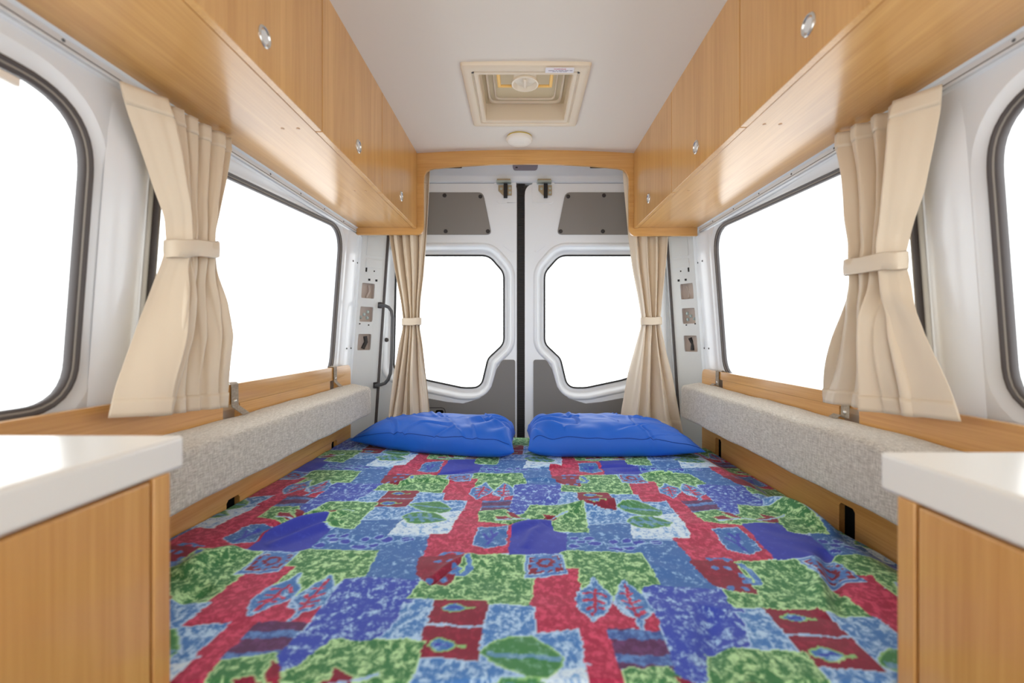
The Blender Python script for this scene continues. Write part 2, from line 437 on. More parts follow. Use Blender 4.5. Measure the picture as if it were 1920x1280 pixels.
# corner pillars beside the doors: inclined face with three punched pockets
for S, nm in ((-1, 2), (1, 3)):
    def pin(z, S=S): return .032 + S * (.7955 - .067 * (z + .05))       # door-side edge (y = 2.46)
    def pout(z, S=S): return wx(S, z) - S * .001                          # wall-side edge (y = 2.34)
    def pm(d, S=S):
        def fn(s, z):
            x = pout(z) + (pin(z) - pout(z)) * s; y = 2.34 + .12 * s
            L = math.hypot(pin(z) - pout(z), .12)
            return (x + S * d * .12 / L * 1.0, y + d * abs(pin(z) - pout(z)) / L, z)
        return fn
    holes = []
    zc = [(545, 25), (589, 25), (641, 27)] if S < 0 else [(546, 26), (592, 26), (644, 27)]
    cs = [(.33, .62), (.32, .60), (.31, .58)]
    for (py, hh), (sc_, wd) in zip(zc, cs):
        z = (630 - py) * 2.385 / F; hz = hh * 1.12 * 2.385 / F / 2
        holes.append(rpoly([(.12, z - hz, .022), (.62, z - hz, .022), (.62, z + hz, .022), (.12, z + hz, .022)], 5))
    b = MB().plate([(0, -1.0), (1, -1.0), (1, .96), (0, .96)], holes, pm(0), pm(.006))
    pil = struct(b.build('trim_%d' % nm, M['pillar'], smooth=40))
    MB().grid(2, 2, lambda u, v: (pin(-1 + 1.96 * v) , 2.46 + .07 * u, -1 + 1.96 * v)).build('door_jamb', M['pillar'], pil)
    for i, hl in enumerate(holes):
        r = resample(hl, 48)
        bb = MB().loft([[pm(.004)(*p) for p in r], [pm(.022)(*p) for p in r]], closed=True)
        bb.f.append(tuple(range(len(bb.v) - 48, len(bb.v))))
        pk = bb.build('punched_pocket', M['pocket'], pil, smooth=40)
        c0 = (sum(p[0] for p in r) / 48, sum(p[1] for p in r) / 48)
        if i == 1:
            for du, dz in ((0, 0), (.12, .014), (.12, -.018), (-.12, -.016)):
                q = pm(.021)(c0[0] + du * 1.1, c0[1] + dz)
                MB().lathe([(.009, 0), (.009, -.006), (.004, -.007)], q, 'y', 14).build('spot_weld', M['zinc'], pk)
        else:
            q0 = pm(.018)(c0[0] + .08, c0[1] + .03); q1 = pm(.018)(c0[0] + .02, c0[1] - .035)
            MB().tube([q0, ((q0[0] + q1[0]) / 2 + .01, q0[1], c0[1]), q1], .006 if i == 0 else .010, 10).build('wiring', M['screw'] if i else M['pocket'], pk)
    for s_, py, w_, h_ in ((.24, 506, .06, .022), (.55, 507, .05, .007), (.38, 524, .08, .011), (.66, 524, .08, .011), (.14, 607, .05, .007), (.48, 609, .05, .007)):
        z = (630 - py) * 2.38 / F
        MB().plate([(s_ - w_ / 2, z - h_ / 2), (s_ + w_ / 2, z - h_ / 2), (s_ + w_ / 2, z + h_ / 2), (s_ - w_ / 2, z + h_ / 2)], [], pm(-.0008), pm(.001)).build('punched_hole', M['hole'], pil)
    for z0, z1 in ((.36, .405), (.42, .60)):
        MB().plate(rpoly([(.2, z0, .02), (.85, z0, .02), (.85, z1, .02), (.2, z1, .02)]), [], pm(-.002), pm(.001)).build('shallow_pressing', M['pillar'], pil, bevel=.002)
    # rubber edge of the door opening
    MB().tube([(pin(z) - S * .002, 2.462, z) for z in np.linspace(-.98, .84, 30)], .0085, 8).build('door_seal', M['rubber'], pil, smooth=60)
    if S < 0:
        pass
# grommet on the left door, grab handle beside it
for k, px, py in ((0, 725, 637), (1, 1246, 642)):
    x, z = dp_(px, py)
    MB().lathe([(.012, 0), (.012, -.004), (.007, -.006)], (x, YD, z), 'y', 16).build('grommet', M['rubber'], bpy.data.objects['door_%d' % (k + 1)])
gh = thing('grab_handle', (-.75, 2.41, -.27), 'grey bent tube grab handle fixed to the pillar beside the rear door', 'handle')
def g(px, py, d): return ((px - 978) * d / F, d, (630 - py) * d / F)
gp = [g(712, 572, 2.44), g(722, 573, 2.42), g(729, 576, 2.405), g(734, 583, 2.395), g(736, 595, 2.39), g(735.5, 620, 2.385), g(735, 650, 2.385), g(734, 680, 2.385), g(732, 700, 2.39), g(728, 711, 2.395), g(722, 718, 2.405), g(714, 721, 2.42), g(705, 722, 2.44)]
MB().tube(gp, .009, 12).build('tube', M['handle'], gh, smooth=60)
for q in (gp[0], gp[-1]):
    MB().box(q[0] - .014, q[0] + .012, q[1] - .006, q[1] + .03, q[2] - .016, q[2] + .016).build('mounting_foot', M['screw'], gh, bevel=.003)

# ------------------------------------------------------------------ arched wooden fascia over the rear doors
ar = [(-.812, .497), (-.505, .497), (-.492, .503), (-.482, .517), (-.48, .53), (-.48, .765), (-.477, .785), (-.468, .803), (-.452, .816), (-.43, .822)]
for i in range(1, 16):
    u = i / 16; x = -.43 + .905 * u
    ar.append((x, .822 + .023 * (1 - (2 * u - 1) ** 2)))
ar += [(.475, .822), (.497, .816), (.513, .803), (.522, .785), (.525, .765), (.525, .527), (.528, .512), (.537, .499), (.552, .491), (.862, .491), (.862, .955), (-.812, .955)]
b = MB().plate(ar, [], ymap(2.228), ymap(2.246))
tag(b.build('arched_fascia', M['wx'], bevel=.002), 'wooden fascia panel with an arched opening in front of the rear doors', 'panel')

# ------------------------------------------------------------------ overhead lockers
def locker(S, xf, xw, seams, hy, label):
    root = thing('overhead_locker', ((xf + xw) / 2, 1.0, .525), label, 'overhead cabinet', 'overhead lockers along the side walls')
    xi = xf + S * .0245
    MB().box(min(xi, xw), max(xi, xw), seams[0], 2.226, .531, .547).build('underside_panel', M['wy'], root, bevel=.001)
    MB().box(min(xi + S * .004, xw), max(xi + S * .004, xw), seams[0], 2.224, .546, .925).build('carcass', M['wz'], root)
    for i in range(len(seams) - 1):
        y0, y1 = seams[i] + .0018, seams[i + 1] - .0018
        d = MB().box(min(xf, xf + S * .0175), max(xf, xf + S * .0175), y0, y1, .525, .925).build('door', M['wz'] if i % 2 else M['wz2'], root, bevel=.0012)
        c = (xf, hy[i], .595)
        r = [(.021, -S * -.001), (.021, -S * .0015), (.019, -S * .0035), (.0165, -S * .0035), (.0145, S * .001), (.0135, S * .004)]
        hd = MB().lathe(r, c, 'x', 36).build('flush_pull', M['chrome'], d, smooth=40)
        MB().lathe([(.0137, S * .0005), (.0125, -S * .0012), (.001, -S * .002)], (c[0], c[1] + .001, c[2]), 'x', 30).build('push_button', M['alu'], hd, smooth=40)
    for y in seams[1:-1]:
        for k in (0, 1):
            MB().lathe([(.0042, 0), (.0042, -.0008), (.003, -.0012)], (xi + S * (.035 + .04 * k), y - .005 + .0 * k, .531), 'z', 14).build('screw_cap', plain('cap', (200, 160, 124), .5), root)
    return root
locker(-1, -.512, -.815, [-.35, .655, 1.169, 1.670, 2.226], [.40, .905, 1.427, 1.935],
       'long wooden overhead locker above the window nearer the grab handle, with round chrome pulls')
locker(1, .549, .872, [-.35, .63, 1.145, 1.665, 2.226], [.36, .870, 1.432, 1.965],
       'long wooden overhead locker on the side away from the grab handle, with round chrome pulls')

# aluminium curtain rails under the lockers
for S, x0, x1, lab in ((-1, -.826, -.806, 'slim pale metal curtain rail under the locker on the grab handle side'), (1, .866, .886, 'slim pale metal curtain rail under the locker opposite the grab handle')):
    r = MB().box(x0, x1, .30, 2.225, .507, .527).build('curtain_rail', M['alu'], bevel=.002)
    tag(r, lab, 'curtain rail', 'curtain rails under the lockers')
    xi = x1 if S < 0 else x0
    MB().box(xi - .0006, xi + .0006, .30, 2.224, .5125, .514).build('rail_groove', M['screw'], r)
    for y in (.55, .80, 1.26, 1.46, 1.66, 1.86, 2.06):
        MB().lathe([(.003, 0), (.003, -S * .0012), (.0015, -S * .002)], (xi, y, .520), 'x', 12).build('rail_screw', M['handle'], r)

# ------------------------------------------------------------------ roof hatch, smoke alarm
hat = thing('roof_hatch', ((HX0 + HX1) / 2, (HY0 + HY1) / 2, .893), 'square cream roof hatch with a round winder and a small warning sticker', 'roof hatch')
def hr(o, r=.012):
    return rpoly([(HX0 + o, HY0 + o, r), (HX1 - o, HY0 + o, r), (HX1 - o, HY1 - o, r), (HX0 + o, HY1 - o, r)], 5)
def hl(o, z, r=.012): return [(x, y, z) for x, y in hr(o, r)]
MB().loft([hl(.0, .925), hl(.0, .906), hl(.003, .900), hl(.010, .897), hl(.028, .895), hl(.034, .897), hl(.036, .903), hl(.040, .903), hl(.040, .93)]).build('outer_frame', M['cream'], hat, smooth=30)
MB().loft([hl(.040, .93, .006), hl(.040, .901, .006), hl(.043, .898, .006), hl(.054, .898, .006), hl(.058, .902, .006), hl(.058, .972, .006)]).build('inner_frame', M['cream'], hat, smooth=30)
MB().grid(2, 2, lambda u, v: (HX0 + .055 + (HX1 - HX0 - .11) * u, HY0 + .055 + (HY1 - HY0 - .11) * v, .97)).build('blind_panel', M['creamd'], hat)
MB().loft([hl(.072, .9695, .03), hl(.074, .962, .03), hl(.080, .962, .03), hl(.082, .9695, .03)]).build('lid_seal', M['cream'], hat)
MB().loft([hl(.098, .9695, .02), hl(.100, .964, .02), hl(.103, .964, .02), hl(.105, .9695, .02)]).build('lid_ridge', M['cream'], hat)
hcx = .012
MB().box(hcx - .041, hcx + .041, HY0 + .052, HY0 + .115, .902, .968).build('winder_housing', M['knob'], hat, bevel=.006)
kn = MB().lathe([(.030, .965), (.040, .915), (.048, .899), (.048, .893), (.043, .892), (.034, .905), (.001, .909)], (hcx, HY0 + .108, 0), 'z', 40).build('winder_dish', M['knob'], hat, smooth=40)
MB().box(hcx - .006, hcx + .006, HY0 + .075, HY0 + .125, .888, .905).build('winder_grip', M['knob'], kn, bevel=.004)
for s in (-1, 1):
    b = MB().box(hcx + s * .093 - .006, hcx + s * .093 + .006, HY0 + .058, HY0 + .150, .905, .914)
    b.box(min(hcx + s * .046, hcx + s * .099), max(hcx + s * .046, hcx + s * .099), HY0 + .142, HY0 + .151, .905, .914)
    b.build('light_leak_strip', M['amber'], hat, bevel=.003)  # yellow light leaking in beside the winder, imitated by amber-coloured strips
MB().box(hcx - .010, hcx + .010, HY0 + .155, HY0 + .215, .955, .969).build('lid_stay', M['cream'], hat, bevel=.002)
for sx in (HX0 + .039, HX1 - .039):
    MB().lathe([(.0045, .902), (.0045, .8965), (.002, .896)], (sx, HY0 + .041, 0), 'z', 12).build('frame_screw', M['screw'], hat)
st = MB().box(.080, .176, HY0 + .006, HY0 + .034, .8925, .8945).build('warning_sticker', M['sticker'], hat)
def text(s, size, x, y, z, mat, par, nm):
    cu = bpy.data.curves.new(nm, 'FONT'); cu.body = s; cu.size = size; cu.align_x = 'CENTER'; cu.align_y = 'CENTER'; cu.extrude = .0002
    t_ = bpy.data.objects.new('lettering', cu); COL.objects.link(t_); bpy.context.view_layer.update()
    me_ = bpy.data.meshes.new_from_object(t_.evaluated_get(bpy.context.evaluated_depsgraph_get())); bpy.data.objects.remove(t_); bpy.data.curves.remove(cu)
    me_.materials.clear(); me_.materials.append(mat)
    o = bpy.data.objects.new(nm, me_); COL.objects.link(o)
    o.parent = par; o.location = Vector((x, y, z + H)) - wloc(par); o.rotation_euler = (math.pi, 0, 0)
    return o
text('WARNING', .0085, .128, HY0 + .0125, .8923, M['red'], st, 'warning_word')
b = MB(); random.seed(2); x = .090
for wl in (.021, .007, .018, .014, .010):
    b.box(x, x + wl, HY0 + .0195, HY0 + .0225, .8922, .8925); x += wl + .0028
b.build('fine_print', M['ink'], st)
b = MB(); x = .104
for wl in (.012, .006, .009, .014):
    b.box(x, x + wl, HY0 + .0265, HY0 + .0285, .8922, .8925); x += wl + .0028
b.build('fine_print', M['ink'], st)

sa = thing('smoke_alarm', (-.010, 2.085, .885), 'round white smoke alarm on the ceiling behind the roof hatch', 'smoke alarm')
MB().lathe([(.050, .935), (.050, .909), (.0585, .907), (.0595, .900), (.0585, .894), (.053, .889), (.030, .886), (.001, .885)], (-.010, 2.085, 0), 'z', 48).build('body', M['white'], sa, smooth=40)
MB().lathe([(.048, .9155), (.0565, .915), (.0572, .911), (.0565, .9085), (.050, .9075)], (-.010, 2.085, 0), 'z', 48).build('mounting_ring', M['yellow'], sa, smooth=40)
for dx, dy, r in ((.012, .006, .008), (-.016, .012, .011)):
    MB().lathe([(r, .8875), (r, .8850), (r * .6, .8845)], (-.010 + dx, 2.085 + dy, 0), 'z', 24).build('test_button', M['white'], sa)

# ------------------------------------------------------------------ kitchen units in the foreground
def kitchen(S, xf, xw, yr, ytop, ztop, th, lab1, lab2):
    root = thing('kitchen_cabinet', ((xf + xw) / 2, .1, -1.02), lab1, 'cabinet', 'kitchen units beside the aisle')
    lo, hi = lambda a, b_: min(a, b_), lambda a, b_: max(a, b_)
    zt = ztop - th
    MB().box(lo(xf, xw), hi(xf, xw), yr - .028, yr, -1.02, zt).build('end_panel', M['wz'], root, bevel=.0015)
    xc = xf + S * .022
    MB().box(lo(xc, xw), hi(xc, xw), -.9, yr - .029, -1.02, zt).build('carcass', M['wz'], root)
    MB().box(lo(xf, xf + S * .018), hi(xf, xf + S * .018), -.10, yr - .0335, -.94, zt - .003).build('door', M['wz2'], root, bevel=.002)
    MB().box(lo(xf, xf + S * .018), hi(xf, xf + S * .018), -.9, -.104, -.94, zt - .003).build('door', M['wz'], root, bevel=.002)
    w = MB().box(lo(xf - S * .001, xw), hi(xf - S * .001, xw), -.9, ytop, zt, ztop).build('worktop', M['top'], bevel=.006, seg=4)
    tag(w, lab2, 'worktop', 'white worktops on the kitchen units')
kitchen(-1, -.48, -.842, .622, .647, -.140, .046, 'wooden kitchen cabinet end on the grab handle side of the aisle', 'white worktop corner on the grab handle side of the aisle')
kitchen(1, .520, .905, .630, .660, -.167, .054, 'wooden kitchen cabinet end on the side opposite the grab handle', 'white worktop corner on the side opposite the grab handle')

# ------------------------------------------------------------------ wooden side boards, cushions, straps
def sideboard(S, xf, yend, ys, ztop, lab):
    o = [(.668, -.60)]
    for y in ys:
        o += [(y - .030, -.60), (y - .030, -.472), (y - .022, -.464), (y + .022, -.464), (y + .030, -.472), (y + .030, -.60)]
    o += [(yend, -.60), (yend, ztop - .035), (yend - .004, ztop - .016), (yend - .014, ztop - .004), (yend - .03, ztop), (.668, ztop)]
    holes = [rpoly([(y - .045, -.245, .006), (y + .03, -.245, .006), (y + .03, -.195, .006), (y - .045, -.195, .006)], 3) for y in ys]
    b = MB().plate(o, holes, lambda y, z: (xf, y, z), lambda y, z: (xf + S * .016, y, z))
    bd = b.build('side_board', M['wy'], bevel=.002)
    tag(bd, lab, 'board', 'wooden boards beside the bed')
    for y in ys:
        MB().box(min(xf + S * .0165, xf + S * .019), max(xf + S * .0165, xf + S * .019), y - .04, y + .04, -.59, -.45).build('slot_shade', M['dark'], bd)  # near-black sheet stands in for the shade in the gap behind the notch
    return bd
YL, YR = (1.31, 2.017), (1.245, 2.06)
sideboard(-1, -.83, 2.21, YL, -.138, 'wooden board along the bed under the window, on the grab handle side')
sideboard(1, .89, 2.245, YR, -.160, 'wooden board along the bed under the window opposite the grab handle side')
def cushion(S, xf, xb, zt, ztb, zb, y0, y1, ys, zboard, lab):
    root = thing('backrest_cushion', ((xf + xb) / 2, (y0 + y1) / 2, zb), lab, 'cushion', 'long backrest cushions')
    pr = rpoly([(xf, zb, .016), (xf, zt, .022), (xb, ztb, .012), (xb, zb, .012)], 5)
    cx = (xf + xb) / 2; czz = (zt + zb) / 2
    ysn = [y0, y0 + .004, y0 + .012] + list(np.linspace(y0 + .05, y1 - .05, 40)) + [y1 - .012, y1 - .004, y1]
    sc_ = [.86, .95, .99] + [1] * 40 + [.99, .95, .86]
    loops = []
    for y, s in zip(ysn, sc_):
        wob = .0015 * math.sin(y * 13) + .001 * math.sin(y * 31 + 1)
        loops.append([(cx + (x - cx) * s, y, czz + (z - czz) * s + wob) for x, z in pr])
    MB().loft(loops, True, True).build('cushion_pad', M['weave'], root, smooth=50)
    xo = -S   # towards the aisle
    for y in ys:
        xb_ = xb - S * 0
        path = [(xb + S * .026, zboard - .03, 0), (xb + S * .0255, zboard + .001, 0), (xb + S * .020, zboard + .004, 0), (xb + S * .004, zboard + .004, 0), (xb - S * .0015, zboard - .001, 0), (xb - S * .002, zboard - .058, 0), (xb - S * .003, zboard - .064, 0), (xb - S * .008, ztb + .008, .022), (xb - S * .016, ztb - .002, .030)]
        th = .0012
        b = MB()
        l0 = [[(x, y - .016 + dy, z), (x, y + .016 + dy, z), (x - S * th, y + .016 + dy, z + th), (x - S * th, y - .016 + dy, z + th)] for x, z, dy in path]
        b.loft(l0, True, True)
        sp = b.build('strap', M['strap'], root, smooth=30)
        MB().lathe([(.006, 0), (.005, -S * .003), (.001, -S * .004)], (xb - S * .003, y, zboard - .048), 'x', 14).build('rivet', M['chrome'], sp, smooth=60)
cushion(-1, -.730, -.828, -.247, -.226, -.380, .67, 2.214, YL, -.138, 'long oatmeal woven backrest cushion strapped to the board on the grab handle side')
cushion(1, .790, .888, -.243, -.226, -.403, .68, 2.262, YR, -.160, 'long oatmeal woven backrest cushion strapped to the board opposite the grab handle')

# ------------------------------------------------------------------ curtains
def sm(t): return t * t * (3 - 2 * t)
def curtain(name, rows, ax, S, base, amp, folds, tie, lab, group, hem=0.0, seed=1, side=0, rise=0.0, crowd=1.0, lead=0.0):
    """rows: (z, a, b, offset, amp scale); ax 'y' hangs along a side wall, 'x' across the rear; S: direction pointing into the room"""
    rng = random.Random(seed)
    zs = [r[0] for r in rows][::-1]
    A = [r[1] for r in rows][::-1]; B = [r[2] for r in rows][::-1]; O = [r[3] for r in rows][::-1]; K = [r[4] for r in rows][::-1]
    # smooth the traced edges
    zz = np.linspace(zs[0], zs[-1], 400)
    def smooth(a):
        v = np.interp(zz, zs, a); k = np.hanning(31); k /= k.sum()
        return np.convolve(np.pad(v, 15, mode='edge'), k, 'valid')
    A, B, O, K = smooth(A), smooth(B), smooth(O), smooth(K)
    ph = [rng.uniform(0, 6.28) for _ in range(8)]
    ztop, zbot = zs[-1], zs[0]
    NU, NV = 170, 110
    uq = np.linspace(0, 1, 300)
    def sm_(xs_, ys_, n=11):
        v_ = np.interp(uq, xs_, ys_); k_ = np.hanning(n); k_ /= k_.sum()
        return np.convolve(np.pad(v_, n // 2, mode='edge'), k_, 'valid')
    LD = sm_([0, .27, .31, .36, 1], [-.9, 1.7, 1.5, -.5, 0]); LT = sm_([0, .27, .31, .36, 1], [0, .25, .27, .22, 1])
    LW = sm_([0, .30, .38, 1], [0.02, .06, 1, 1]); LL = sm_([0, .30, .34, .40, .56, .60, .66, 1], [-.7, 1.3, 1.1, -.7, 1.0, .9, -.3, .5])
    def fn(u, v):
        z = ztop + (zbot - ztop) * v
        z -= hem * u * v if ax == 'y' else 0
        z += rise * u * (1 - v) ** 2
        zq = max(min(z, zz[-1]), zz[0])
        a, b_, o, k = (float(np.interp(zq, zz, q)) for q in (A, B, O, K))
        # pleats: sharper where gathered, drifting sideways down the cloth
        uu = u + .025 * math.sin(6.28 * (1.3 * v + u) + ph[0]) * (.3 + v)
        w = 0
        for (f, g_, p) in folds:
            q = 6.2832 * (f * max(uu, 0) ** crowd + p + .10 * math.sin(3.0 * v + ph[1] + f))
            w += g_ * (math.sin(q) + .28 * math.sin(2 * q + ph[2]))
        vt = (tie[0] - z)
        low = max(0.0, min(1.0, vt / .12))
        w2 = .55 * math.sin(6.2832 * (1.6 * u + .25 * math.sin(4 * v + ph[3])) + ph[4]) * low
        if lead:
            w = w * float(np.interp(u, uq, LW)) * (1 - .55 * low) + (float(np.interp(u, uq, LD)) * (1 - low) + float(np.interp(u, uq, LL)) * low) * lead
        near = math.exp(-((z - tie[0]) / .05) ** 2)
        pin_ = (.25 if not lead else .25 * float(np.interp(u, uq, LW))) * math.sin(6.2832 * 9 * u + ph[5]) * near
        top = max(0.0, 1 - v / .07)
        crease = .10 * math.sin(40 * v + 9 * u + ph[6]) * math.exp(-((z - tie[0]) / .11) ** 2)
        d = base + o + amp * k * (w * (1 - .35 * top) + w2 + pin_ + crease)
        ut = float(np.interp(u, uq, LT)) if lead else u
        t = a + (b_ - a) * (ut + (.012 if not lead else .008 * float(np.interp(u, uq, LW)) ** 2) * math.sin(6.2832 * folds[0][0] * 2 * u + ph[1]))
        if ax == 'y': return (S * d + side, t, z)
        return (t, d, z)
    root_loc = (side + S * base, (rows[0][1] + rows[0][2]) / 2, zbot) if ax == 'y' else ((rows[0][1] + rows[0][2]) / 2, base, zbot)
    root = thing(name, root_loc, lab, 'curtain', group)
    b = MB().grid(NU, NV, fn)
    ob = b.build('drape', M['curt'], root, smooth=0)
    s_ = ob.modifiers.new('thickness', 'SOLIDIFY'); s_.thickness = .0016; s_.offset = 0
    # stitched lines: header and hem as slightly raised strips of the same cloth
    for v0, v1, nm in ((.0, .055, 'header_tape'), (.945, 1.0, 'hem')):
        def fh(u, v, v0=v0, v1=v1):
            p = fn(u, v0 + (v1 - v0) * v); 
            return (p[0] + (S * .0022 if ax == 'y' else 0), p[1] - (.0022 if ax != 'y' else 0), p[2])
        hb = MB().grid(NU, 5, fh).build(nm, M['curt'], root, smooth=0)
        s_ = hb.modifiers.new('thickness', 'SOLIDIFY'); s_.thickness = .0014; s_.offset = 0
    # tie band round the waist
    zt, hh, tilt = tie
    a, b_ = float(np.interp(zt, zz, A)), float(np.interp(zt, zz, B)); o = float(np.interp(zt, zz, O)); k = float(np.interp(zt, zz, K))
    c, hw = (a + b_) / 2, abs(b_ - a) / 2 + .006; dep = amp * k * 1.15 + .010
    loops = []
    for dz, e in ((hh / 2, -.001), (hh / 2 - .001, .001), (0, .0015), (-hh / 2 + .001, .001), (-hh / 2, -.001)):
        l = []
        for i in range(64):
            an = 2 * math.pi * i / 64
            ca, sa_ = math.cos(an), math.sin(an)
            e1 = math.copysign(abs(ca) ** .7, ca) * (hw + e); e2 = math.copysign(abs(sa_) ** .8, sa_) * (dep + e)
            zz_ = zt + dz + tilt * ca + .001 * math.sin(5 * an)
            l.append((side + S * (base + o) + e2, c + e1, zz_) if ax == 'y' else (c + e1, base + o + e2, zz_))
        loops.append(l)
    tb = MB().loft(loops).build('tieback', M['curt'], root, smooth=60)
    s_ = tb.modifiers.new('thickness', 'SOLIDIFY'); s_.thickness = .002; s_.offset = 1
    return root
q = .9875
rowsL = [(.500, .905, 1.185, 0, 1.0), (.41, .953, 1.165, 0, 1.0), (.32, .993, 1.14, .002, .9), (.26, 1.018, 1.125, .004, .8), (.208, 1.022, 1.116, .006, .7), (.17, 1.008, 1.118, .006, .75), (.105, .99, 1.13, .006, 1.0), (0, .952, 1.15, .006, 1.2), (-.1, .908, 1.145, .004, 1.2), (-.158, .893, 1.150, .002, 1.2)]
rowsL = [(z, a * .9825, b_ * 1.02, o, k) for z, a, b_, o, k in rowsL]
curtain('side_curtain', rowsL, 'y', 1, 0, .018, ((8.0, .8, .1), (2.0, .2, .3)), (.205, .036, .014), 'beige side curtain tied at the waist, beside the window on the grab handle side', 'short tied side curtains', hem=.025, seed=3, side=-.778, rise=.026, crowd=1.0, lead=1.0)
rowsR = [(.504, .922, 1.19, 0, 1.0), (.41, .943, 1.165, 0, 1.0), (.30, .968, 1.145, .002, .95), (.22, .998, 1.124, .004, .8), (.168, 1.005, 1.118, .006, .7), (.12, .99, 1.128, .006, .8), (.08, .978, 1.14, .006, 1.0), (0, .947, 1.168, .006, 1.2), (-.1, .896, 1.205, .004, 1.3), (-.162, .872, 1.232, .002, 1.3)]
rowsR = [(z, a * .986, b_ * 1.022, o, k) for z, a, b_, o, k in rowsR]
curtain('side_curtain', rowsR, 'y', -1, 0, .019, ((6.5, .9, .3), (1.7, .3, .6)), (.168, .036, .004), 'beige side curtain tied at the waist, on the window side opposite the grab handle', 'short tied side curtains', hem=.02, seed=8, side=.831, rise=.024, crowd=1.0, lead=1.0)
rowsBL = [(.84, -.66, -.458, 0, 1.0), (.50, -.6606, -.478, 0, 1.0), (.297, -.628, -.493, 0, .9), (.189, -.607, -.507, 0, .8), (.085, -.592, -.513, 0, .7), (.04, -.594, -.513, 0, .7), (-.027, -.609, -.5015, 0, .9), (-.189, -.636, -.488, 0, 1.1), (-.377, -.66, -.469, 0, 1.2), (-.46, -.668, -.462, 0, 1.2)]
curtain('rear_curtain', rowsBL, 'x', -1, 2.292, .020, ((4.5, 1.0, .0), (2.2, .4, .4)), (.073, .034, .002), 'long beige curtain tied beside the rear door with the grab handle', 'long tied rear curtains', seed=5)
rowsBR = [(.84, .515, .733, 0, 1.0), (.50, .547, .733, 0, 1.0), (.35, .566, .7226, 0, .9), (.189, .597, .706, 0, .8), (.085, .611, .699, 0, .7), (.05, .61, .70, 0, .7), (-.054, .585, .72, 0, .9), (-.189, .55, .755, 0, 1.1), (-.40, .51, .80, 0, 1.2), (-.50, .505, .82, 0, 1.2)]
curtain('rear_curtain', rowsBR, 'x', -1, 2.30, .021, ((3.6, 1.0, .2), (1.8, .5, .1)), (.076, .036, .002), 'long beige curtain tied beside the rear door without a grab handle', 'long tied rear curtains', seed=11)

# ------------------------------------------------------------------ noise for cloth
def vnoise(X, Y, sc_, seed):
    r = np.random.RandomState(seed); G = r.rand(128, 128)
    x = X * sc_ + 40.3; y = Y * sc_ + 40.7
    xi = np.floor(x).astype(int); yi = np.floor(y).astype(int); fx = x - xi; fy = y - yi
    fx = fx * fx * (3 - 2 * fx); fy = fy * fy * (3 - 2 * fy)
    g = lambda a, b_: G[a % 128, b_ % 128]
    return (g(xi, yi) * (1 - fx) + g(xi + 1, yi) * fx) * (1 - fy) + (g(xi, yi + 1) * (1 - fx) + g(xi + 1, yi + 1) * fx) * fy - .5
def seg_dist(X, Y, pts):
    D = np.full(X.shape, 9.0); T = np.zeros(X.shape); n = len(pts) - 1
    for i in range(n):
        (x0, y0), (x1, y1) = pts[i], pts[i + 1]
        dx, dy = x1 - x0, y1 - y0; L = dx * dx + dy * dy + 1e-12
        t = np.clip(((X - x0) * dx + (Y - y0) * dy) / L, 0, 1)
        d = np.hypot(X - x0 - t * dx, Y - y0 - t * dy)
        m = d < D; D = np.where(m, d, D); T = np.where(m, (i + t) / n, T)
    return D, T

